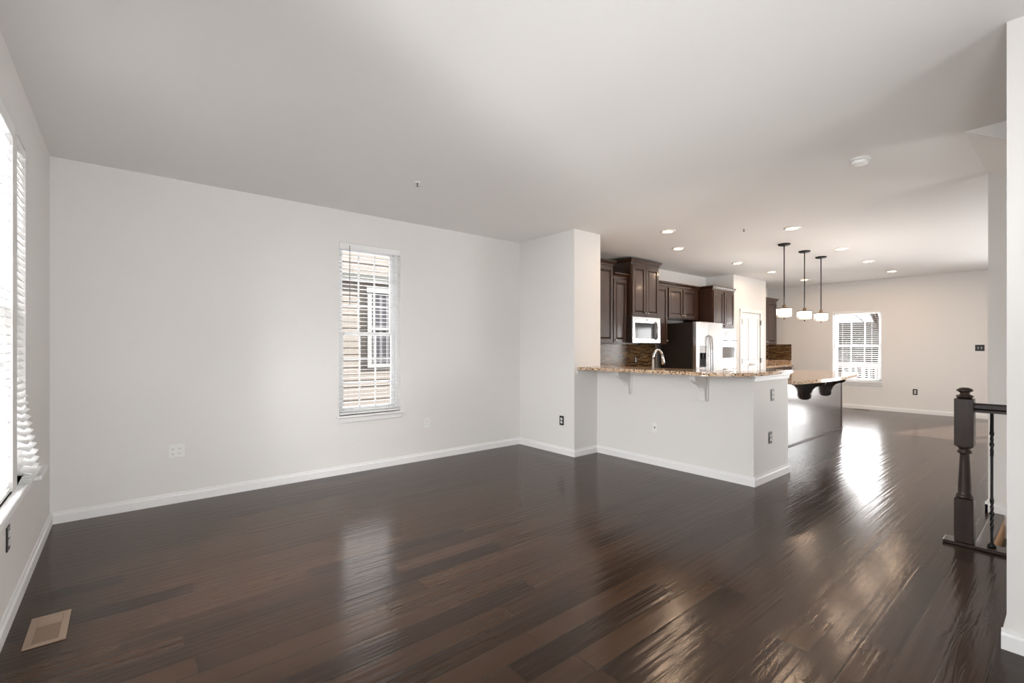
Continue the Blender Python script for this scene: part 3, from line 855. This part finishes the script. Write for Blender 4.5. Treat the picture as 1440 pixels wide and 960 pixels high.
for x, o in ((7.775, d1), (7.845, d2)):
    b = MB(); b.tube([(x, 4.099, 0.40), (x, 4.062, 0.43), (x, 4.045, 0.70), (x, 4.040, 0.95), (x, 4.045, 1.20), (x, 4.062, 1.49), (x, 4.099, 1.52)], 0.0125, 10)
    b.build('handle', M_HANDLE, o)
MB().lathe([(0.014, 0), (0.014, -0.002)], (7.60, 4.10, 1.68), 16, 'y').build('badge', M_NICKEL, d1)

# ------------------------------------------------------------------ wall oven
ov = thing('wall_oven', (8.73, 4.28, 0.4), 'stainless built-in double wall oven in the tall cabinet', 'oven')
MB().box(8.345, 9.125, 4.262, 4.2785, 0.32, 1.665, 0.002).build('trim_frame', M_STEEL, ov)
cp = MB().box(8.36, 9.11, 4.250, 4.261, 1.52, 1.655, 0.003).build('control_panel', M_STEEL, ov)
b = MB()
for k in range(3): b.box(8.69 + k * 0.06, 8.72 + k * 0.06, 4.247, 4.2495, 1.545, 1.625)
b.build('display', M_HINGE, cp)
for z0, z1 in ((0.985, 1.505), (0.34, 0.97)):
    d = MB().box(8.36, 9.11, 4.238, 4.261, z0, z1, 0.004).build('oven_door', M_STEEL, ov)
    MB().box(8.46, 9.05, 4.2345, 4.2375, z0 + 0.13, z1 - 0.185).build('oven_window', mat('oven_glass', (0.30, 0.30, 0.30), 0.06, 0.6), d)
    b = MB(); hz = z1 - 0.06
    b.tube([(8.42, 4.238, hz), (8.425, 4.20, hz), (8.735, 4.195, hz), (9.045, 4.20, hz), (9.05, 4.238, hz)], 0.011, 10); b.build('handle', M_STEEL, d)

# ------------------------------------------------------------------ island
isl = thing('kitchen_island', (7.9, 2.9, 0), 'glossy espresso kitchen island base with a plain panel back', 'kitchen island')
b = MB(); b.box(6.0, 8.985, 2.475, 3.08, 0.0, 0.881, 0.002); b.build('body', M_CAB, isl)
MB().box(6.0, 8.96, 2.467, 2.4745, 0.0, 0.8805).build('back_panel', M_ISLAND, isl)
MB().box(8.955, 8.992, 2.460, 2.52, 0.0, 0.881, 0.003).build('corner_post', M_CAB, isl)
MB().box(6.0, 8.99, 2.452, 2.4665, 0.0, 0.018, 0.004).build('shoe_moulding', M_CAB, isl)
ic = thing('island_countertop', (7.6, 2.6, 0.882), 'granite island top with a bowed overhanging edge', 'countertop')
pts = [(5.95, 2.16)]
for k in range(1, 21):
    t = k / 20
    x = 5.95 + t * 2.45
    pts.append((x, 2.16 - 0.155 * math.sin(math.pi * min(1, t * 0.86 + 0.07)) ** 0.8 + 0.02 * t))
cx, cy = 8.62, 2.50
y_last = pts[-1][1]
for k in range(1, 9):
    a = math.radians(-90 + 90 * k / 8)
    pts.append((8.40 + 0.72 * math.cos(a), y_last + 0.50 + 0.50 * math.sin(a)))
pts += [(9.12, 3.12), (5.95, 3.12)]
b = MB(); b.prism(pts, 'z', 0.882, 0.92)
bmesh.ops.bevel(b.bm, geom=[e for e in b.bm.edges if abs(e.verts[0].co.z - e.verts[1].co.z) < 1e-6], offset=0.007, segments=2, affect='EDGES')
b.build('granite_slab', M_GRANITE, ic)
def island_corbel(x):
    r = thing('island_corbel', (x, 2.467, 0.585), '', 'corbel', 'dark corbels under the island top')
    y = 2.466
    prof = [(y, 0.585), (y - 0.035, 0.588), (y - 0.065, 0.605), (y - 0.082, 0.64), (y - 0.085, 0.69), (y - 0.10, 0.735), (y - 0.13, 0.77), (y - 0.17, 0.79),
            (y - 0.215, 0.80), (y - 0.24, 0.815), (y - 0.252, 0.85), (y - 0.252, 0.881), (y, 0.881)]
    b = MB(); b.prism(prof, 'x', x - 0.035, x + 0.035); b.build('bracket', M_ISLAND, r)
    b = MB(); b.prism([(q[0] * 0.0 + (y - (y - q[0]) * 1.06), q[1] - (0.006 if q[1] < 0.88 else 0)) for q in prof], 'x', x - 0.014, x + 0.014); b.build('centre_ridge', M_ISLAND, r)
    return r
c = island_corbel(7.357); c['label'] = 'dark scrolled corbel under the island top nearer the white half wall'
dup(c, (8.19, 2.467, 0.585), 'dark scrolled corbel under the island top nearer its rounded end')

# ------------------------------------------------------------------ outlets and switches
def outlet(T, kind, label, loc, group=None, name='wall_outlet', cat='outlet'):
    """T maps local (u along wall, v out of the wall, w up), origin at the plate centre"""
    dark = kind.startswith('dark')
    r = thing(name, loc, label, cat, group)
    wide = 0.115 if 'double' in kind else (0.124 if 'gang' in kind else 0.072)
    MB(T).box(-wide / 2, wide / 2, 0.0005, 0.006, -0.058, 0.058, 0.002).build('plate', M_BLACK if dark else M_WHITEPLASTIC, r)
    us = (-0.023, 0.023) if ('double' in kind or 'gang' in kind) else (0,)
    for u in us:
        if 'switch' in kind or 'gang' in kind:
            s = MB(T).box(u - 0.006, u + 0.006, 0.0061, 0.016, -0.013, 0.013, 0.002).build('toggle', M_WHITEPLASTIC, r)
        elif 'data' in kind:
            MB(T).box(u - 0.008, u + 0.008, 0.0061, 0.009, -0.008, 0.008, 0.001).build('jack', M_SLOT, r)
        else:
            for w in (-0.02, 0.02):
                o = MB(T).box(u - 0.0165, u + 0.0165, 0.0061, 0.0085, w - 0.0145, w + 0.0145, 0.002).build('receptacle', M_WHITEPLASTIC, r)
                s = MB(T)
                s.box(u - 0.0075, u - 0.005, 0.0086, 0.0089, w - 0.002, w + 0.007); s.box(u + 0.005, u + 0.0075, 0.0086, 0.0089, w - 0.002, w + 0.006)
                s.box(u - 0.002, u + 0.002, 0.0086, 0.0089, w - 0.009, w - 0.005)
                s.build('slots', M_SLOT, o)
    return r
def TW(pos, n):
    n = Vector(n); u = Vector((0, 0, 1)).cross(n)
    return Matrix(((u.x, n.x, 0, pos[0]), (u.y, n.y, 0, pos[1]), (0, 0, 1, pos[2]), (0, 0, 0, 1)))
def put(pos, n, kind, label, **k): return outlet(TW(pos, n), kind, label, pos, **k)
put((0.338, YB, 0.438), (0, -1, 0), 'white double', 'wide white outlet plate low on the back wall near the corner')
put((2.731, YB, 0.434), (0, -1, 0), 'white', 'white outlet plate low on the back wall beside the slat-blind window')
put((XP0, 4.079, 0.413), (-1, 0, 0), 'dark', 'black outlet plate low on the pier side wall')
put((XH, 3.036, 0.419), (-1, 0, 0), 'white data', 'small white jack plate on the half wall under the bar')
put((4.949, 1.965, 0.42), (0, -1, 0), 'dark', 'black outlet plate on the peninsula end wall, the lower one')
put((4.999, 1.965, 0.841), (0, -1, 0), 'dark', 'black outlet plate on the peninsula end wall, just under the trim')
put((XL, 3.24, 0.412), (1, 0, 0), 'dark', 'black outlet plate below the front window sill')
put((XF, 2.099, 0.423), (-1, 0, 0), 'dark', 'black outlet plate low on the far dining wall')
put((XF, 1.18, 1.305), (-1, 0, 0), 'dark gang', 'black two-toggle switch plate high on the far dining wall', name='light_switch', cat='switch')
put((6.77, YB - 0.0105, 1.10), (0, -1, 0), 'dark', 'black outlet set in the brown backsplash beneath the microwave')

# ------------------------------------------------------------------ ceiling fittings
CANS = [(5.136, 3.221, 'recessed light closest to the pier, over the bar'), (6.142, 3.68, 'second recessed light from the pier, in front of the microwave cabinet'),
        (7.974, 3.684, 'recessed light in front of the oven cabinet'), (9.411, 3.709, 'recessed light in front of the pantry door'),
        (11.034, 3.70, 'recessed light behind the middle pendant rod, near the far nook cabinet'),
        (6.143, 2.189, 'recessed light just before the nearest pendant, on the walkway side'), (7.977, 2.197, 'recessed light beside the farthest pendant canopy'),
        (9.476, 2.231, 'recessed light past the pendants, second from the far wall'), (11.056, 2.244, 'recessed light closest to the far wall over the dining floor')]
can0 = None
for x, y, lb in CANS:
    if can0 is None:
        can0 = thing('recessed_light', (x, y, H), lb, 'ceiling light', 'recessed ceiling lights')
        b = MB(); b.lathe([(0.062, -0.0005), (0.092, -0.0008), (0.092, -0.004), (0.075, -0.009), (0.062, -0.009)], (x, y, H), 32, closed=True); b.build('trim_ring', M_WHITEPLASTIC, can0)
        b = MB(); b.lathe([(0.001, -0.0015), (0.061, -0.0015), (0.061, -0.006), (0.001, -0.0065)], (x, y, H), 32); b.build('lamp_face', M_BULB, can0)
    else: dup(can0, (x, y, H), lb)
    lamp('recessed_lamp', 'AREA', (x, y, H - 0.012), (0, 0, -1), 6.0, (1.0, 0.74, 0.51), 0.11)

def pendant(x, y, label):
    r = thing('pendant_lamp', (x, y, H), label, 'pendant lamp', 'drum pendants over the island')
    b = MB(); b.lathe([(0.078, 0), (0.078, -0.012), (0.066, -0.022), (0.012, -0.024)], (x, y, H - .0005), 32); b.build('canopy', M_DARKIRON, r)
    b = MB(); b.tube([(x, y, H - 0.022), (x, y, 1.885)], 0.0075, 10); b.build('rod', M_DARKIRON, r)
    b = MB(); b.lathe([(0.006, 1.905), (0.016, 1.90), (0.026, 1.885), (0.018, 1.873), (0.03, 1.862), (0.032, 1.856)], (x, y, 0), 18); b.build('hub', M_BRONZE, r)
    b = MB()
    for z0, z1, ro in ((1.846, 1.856, 0.100), (1.758, 1.763, 0.099)):
        n = 36
        b.lathe([(ro - 0.004, z0), (ro, z0), (ro, z1), (ro - 0.004, z1)], (x, y, 0), n, closed=True)
    for k in range(3):
        a = 2 * math.pi * k / 3 + 0.5
        b.tube([(x + 0.02 * math.cos(a), y + .02 * math.sin(a), 1.857), (x + 0.099 * math.cos(a), y + 0.099 * math.sin(a), 1.853)], 0.004, 8)
    for k in range(3):
        a = 2 * math.pi * k / 3 + 0.5
        b.tube([(x + 0.1 * math.cos(a), y + .1 * math.sin(a), 1.852), (x + 0.1 * math.cos(a), y + 0.1 * math.sin(a), 1.735)], 0.003, 6)
    b.build('band_frame', M_BRONZE, r)
    b = MB(); b.lathe([(0.0955, 1.765), (0.0955, 1.845), (0.092, 1.845), (0.092, 1.765)], (x, y, 0), 36, closed=True); b.build('lamp_shade', M_SHADE, r)
    b = MB(); b.lathe([(0.003, 1.727), (0.055, 1.731), (0.088, 1.740), (0.0925, 1.7575), (0.003, 1.7575)], (x, y, 0), 36); b.build('diffuser', M_DIFF, r)
    b = MB(); b.lathe([(0.003, 1.700), (0.009, 1.706), (0.011, 1.714), (0.005, 1.722), (0.004, 1.729)], (x, y, 0), 14); b.build('finial', M_BRONZE, r)
    return r
pl = [(7.014, 2.60, 'nearest of the three drum pendants over the island'), (7.762, 2.60, 'middle of the three drum pendants over the island'), (8.458, 2.60, 'farthest of the three drum pendants, closest to the dining window')]
p0 = pendant(*pl[0])
for x, y, lb in pl: lamp('pendant_bulb', 'POINT', (x, y, 1.815), (0, 0, -1), 15.0, (1.0, 0.95, 0.90)).data.shadow_soft_size = 0.02
for x, y, lb in pl[1:]: dup(p0, (x, y, H), lb)

sd = thing('smoke_detector', (4.28, 1.06, H), 'white round smoke detector on the ceiling before the stairs', 'smoke detector')
b = MB(); b.lathe([(0.066, 0), (0.066, -0.012), (0.060, -0.016)], (4.28, 1.06, H - .0005), 36); b.build('base', M_WHITEPLASTIC, sd)
b = MB(); b.lathe([(0.052, -0.0165), (0.054, -0.024), (0.050, -0.040), (0.036, -0.047), (0.002, -0.049)], (4.28, 1.06, H), 36); b.build('cover', M_WHITEPLASTIC, sd)
def sprinkler(x, y, lb, g=None):
    r = thing('fire_sprinkler', (x, y, H), lb, 'sprinkler', g)
    b = MB(); b.lathe([(0.030, 0), (0.030, -0.003), (0.014, -0.008)], (x, y, H - .0005), 24); b.build('escutcheon', M_WHITEPLASTIC, r)
    b = MB(); b.lathe([(0.006, -0.0085), (0.006, -0.03), (0.003, -0.035)], (x, y, H), 12); b.build('head', M_HINGE, r)
    b = MB(); b.lathe([(0.014, -0.0355), (0.014, -0.0375)], (x, y, H), 16); b.build('deflector', M_HINGE, r)
    return r
s0 = sprinkler(1.945, 3.636, 'small fire sprinkler on the ceiling above the slat-blind window', 'ceiling sprinklers')
dup(s0, (5.715, 2.564, H), 'small fire sprinkler on the ceiling among the recessed lights')

# ------------------------------------------------------------------ floor vents
fv = thing('floor_vent', (-0.275, 3.08, 0), 'brown louvred floor register beside the front wall', 'floor vent')
X0, X1, Y0, Y1 = -0.346, -0.206, 2.92, 3.225
b = MB()
b.box(X0, X0 + .026, Y0, Y1, 0.0005, 0.006, 0.001); b.box(X1 - .026, X1, Y0, Y1, 0.0005, 0.006, 0.001)
b.box(X0 + .026, X1 - .026, Y0, Y0 + .026, 0.0005, 0.006, 0.001); b.box(X0 + .026, X1 - .026, Y1 - .026, Y1, 0.0005, 0.006, 0.001)
b.build('frame', M_VENT, fv)
MB().box(X0 + .026, X1 - .026, Y0 + .026, Y1 - .026, 0.0004, 0.0012).build('opening', M_VENTHOLE, fv)
b = MB()
y = Y0 + 0.034
while y < Y1 - 0.03:
    b.box(X0 + .026, X1 - .026, y, y + 0.0022, 0.0012, 0.0045); y += 0.0085
b.build('louvres', M_VENT, fv)
MB().box(X0 + .028, X1 - .028, Y1 - .115, Y1 - .028, 0.0046, 0.0056).build('damper_plate', M_VENT, fv)
fv2 = thing('floor_vent', (11.95, 2.93, 0), 'dark floor register at the foot of the far dining wall', 'floor vent')
MB().box(11.92, 12.03, 2.78, 3.08, 0.0005, 0.005, 0.001).build('frame', M_VENT, fv2)
MB().box(11.94, 12.01, 2.80, 3.06, 0.0051, 0.0058).build('grille', M_VENTHOLE, fv2)

# ------------------------------------------------------------------ stair guard
NX, NY = 4.335, 0.4925
nw = thing('newel_post', (NX, NY, 0.02), 'dark turned wooden newel post at the head of the stairs', 'newel post')
h = 0.0475
b = MB(); b.box(NX - h, NX + h, NY - h, NY + h, 0.0225, 0.312, 0.003); b.build('base_block', M_RAIL, nw)
b = MB(); b.lathe([(0.044, 0.3125), (0.046, 0.322), (0.043, 0.332), (0.036, 0.338), (0.0345, 0.35), (0.034, 0.40), (0.0285, 0.52), (0.0245, 0.60), (0.026, 0.607), (0.037, 0.612),
                     (0.038, 0.622), (0.032, 0.63), (0.028, 0.637), (0.033, 0.645), (0.042, 0.652), (0.044, 0.6595)], (NX, NY, 0), 32); b.build('turned_shaft', M_RAIL, nw)
b = MB(); b.box(NX - h, NX + h, NY - h, NY + h, 0.66, 0.975, 0.003); b.build('top_block', M_RAIL, nw)
NT = 0.975
b = MB(); b.lathe([(0.036, NT + .0005), (0.04, NT + 0.010), (0.046, NT + 0.015), (0.042, NT + 0.022), (0.027, NT + 0.028), (0.024, NT + 0.037), (0.028, NT + 0.043), (0.041, NT + 0.051),
                     (0.043, NT + 0.057), (0.036, NT + 0.066), (0.02, NT + 0.073), (0.002, NT + 0.075)], (NX, NY, 0), 32); b.build('cap', M_RAIL, nw)
rl = thing('handrail', (NX, 0.33, 0.92), 'dark wooden guard handrail running from the newel post into the near wall', 'handrail')
prof = [(NX - .022, .890), (NX + .022, .890), (NX + .022, .905), (NX + .030, .918), (NX + .030, .938), (NX + .018, .950), (NX - .018, .950), (NX - .030, .938), (NX - .030, .918), (NX - .022, .905)]
MB().prism(prof, 'y', 0.2065, NY - h - 0.0005).build('rail', M_RAILH, rl)
shoe = thing('guard_base_plate', (NX, 0.4, 0), 'dark wooden shoe plate under the newel post and iron baluster', 'base plate')
MB().box(4.272, 4.399, 0.2225, 0.595, 0.0005, 0.022, 0.004).build('plate', M_RAIL, shoe)
b = MB()
for yy in (0.575, 0.415):
    for dx in (-0.035, -0.005): b.lathe([(0.0065, 0.0221), (0.0065, 0.0226)], (NX + dx, yy, 0), 12)
b.build('screw_plugs', M_BLACK, shoe)
bl = thing('iron_baluster', (NX, 0.365, 0.022), 'slim black twisted iron baluster beside the newel post', 'baluster')
b = MB(); b.lathe([(0.021, 0.0225), (0.021, 0.034), (0.011, 0.046), (0.0085, 0.052)], (NX, 0.365, 0), 20); b.build('shoe', M_DARKIRON, bl)
tw = MB()
n = 90; rings = []
for i in range(n + 1):
    z = 0.05 + (0.889 - 0.05) * i / n
    q = max(0.0, min(z, 0.33) - 0.145) + max(0.0, min(z, 0.755) - 0.625)
    ang = q * 42
    knob = 0.0030 * sum(math.exp(-((z - zk) / 0.011) ** 2) for zk in (0.145, 0.24, 0.33, 0.625, 0.69, 0.755))
    r_ = 0.0092 + knob
    rings.append([tw.bm.verts.new((NX + r_ * math.cos(ang + k * math.pi / 2 + math.pi / 4), 0.365 + r_ * math.sin(ang + k * math.pi / 2 + math.pi / 4), z)) for k in range(4)])
for a, c_ in zip(rings, rings[1:]):
    for k in range(4): tw.bm.faces.new([a[k], a[(k + 1) % 4], c_[(k + 1) % 4], c_[k]])
tw.bm.faces.new(rings[0]); tw.bm.faces.new(list(reversed(rings[-1])))
tw.build('bar', M_DARKIRON, bl)

# ------------------------------------------------------------------ outside
struct(MB().box(-60, 90, -60, 60, -3.1, -3.0).build('ground_outside', M_GROUND))
nh = thing('neighbour_house', (3.0, 8.1, -3.0), 'beige lap-sided neighbouring house seen through the back window', 'house')
prof = []
z = -3.0
while z < 5.0:
    prof += [(8.0, z), (8.012, z + 0.113)]; z += 0.1135
prof += [(8.3, z), (8.3, -3.0)]
MB().prism(prof, 'x', -4.0, 9.0).build('siding', M_SIDING, nh)
wx0, wx1, wz0, wz1 = 3.29, 4.35, 0.955, 2.40
b = MB()
b.box(wx0, wx0 + .075, 7.965, 7.999, wz0, wz1); b.box(wx1 - .075, wx1, 7.965, 7.999, wz0, wz1); b.box(wx0 + .075, wx1 - .075, 7.965, 7.999, wz0, wz0 + .065); b.box(wx0 - .02, wx1 + .02, 7.955, 7.999, wz1 - .12, wz1)
b.box(wx0 + .075, wx1 - .075, 7.97, 7.999, 1.62, 1.67)
wn_ = b.build('window_trim', M_NTRIM, nh)
MB().box(wx0 + .075, wx1 - .075, 7.985, 7.998, wz0 + .065, wz1 - .12).build('pane', M_NGLASS, wn_)
b = MB()
for k in range(7): b.box(wx0 + .10 + k * .125, wx0 + .15 + k * .125, 7.982, 7.9845, wz0 + .07, wz1 - .13)
b.build('curtain', M_NBLIND, wn_)
MB().box(-4.0, 9.0, 7.90, 7.999, 2.47, 2.60).build('eave_shade_band', M_EAVESHADE, nh)  # band shaped and coloured as the eave's shadow on the siding
struct(MB().box(-14, XL - TH - 0.7, -8, 8, -1.7, -1.6).build('fill_slab_outside', mat('pale_slab', (0.42, 0.41, 0.39), 0.9)))  # unseen pale slab added to lighten the gap under the front blind
# deck with a railing behind the dining window
dk = thing('deck_railing', (14.6, 2.5, -0.2), 'pinkish white deck railing with square balusters outside the dining window', 'railing')
b = MB(); b.box(14.56, 14.64, -2, 6, 0.86, 0.91); b.box(14.58, 14.62, -2, 6, 0.80, 0.86); b.box(14.58, 14.62, -2, 6, 0.0, 0.06); b.build('rails', M_DECK, dk)
for k in range(5):
    yp = -1.6 + k * 1.45 + 0.41
    MB().box(14.53, 14.67, yp - .07, yp + .07, -0.25, 1.02, 0.01).build('post', M_DECK, dk)
for k in range(56):
    y = -1.9 + k * 0.14
    MB().box(14.58, 14.62, y - .02, y + .02, 0.06, 0.80).build('baluster', M_DECK, dk)
struct(MB().box(XF + TH, 14.75, -2.2, 6.2, -0.32, -0.22).build('deck_floor', M_DECK))
# wooded hillside
b = MB()
hp = [(25, -3.0)]
for k in range(13):
    hp.append((26 + k * 3, -2.6 + 6.6 * (1 - math.cos(math.pi * k / 12)) / 2))
hp += [(90, -3.0)]
b.prism(hp, 'y', -50, 60)
struct(b.build('hillside', M_HILL))
def tree(x, y, hgt, seed, label):
    rnd = random.Random(seed)
    t = thing('bare_tree', (x, y, -2.6), label, 'tree', 'bare winter trees beyond the deck')
    def path(p, d, L, r, depth, b):
        pts = [Vector(p)]; dd = Vector(d)
        n = 5
        for i in range(n):
            dd = (dd + Vector((rnd.uniform(-.18, .18), rnd.uniform(-.18, .18), rnd.uniform(-.02, .1)))).normalized()
            pts.append(pts[-1] + dd * L / n)
        b.tube(pts, [r * (1 - 0.65 * i / n) for i in range(n + 1)], 6)
        if depth > 0:
            for k in range(4 if depth > 1 else 3):
                q = pts[rnd.randint(2, n)]
                a = rnd.uniform(0, 6.28)
                nd = Vector((math.cos(a) * .8, math.sin(a) * .8, rnd.uniform(.3, .9))).normalized()
                path(q, nd, L * rnd.uniform(.4, .6), r * 0.4, depth - 1, b)
    trunk = MB(); path((x, y, -2.8), (0, 0, 1), hgt, 0.16, 0, trunk); trunk.build('trunk', M_BARK, t)
    br_ = MB()
    for k in range(8):
        zz = -2.8 + hgt * rnd.uniform(0.35, 0.95); a = rnd.uniform(0, 6.28)
        path((x, y, zz), (math.cos(a) * .8, math.sin(a) * .8, .6), hgt * .2, 0.05, 2, br_)
    br_.build('branches', M_BARK, t)
rnd = random.Random(3)
for k in range(9):
    tree(22 + (k % 3) * 7.5, 4.0 + k * 1.55, rnd.uniform(7, 10), k, 'bare winter tree seen through the dining window beyond the deck')
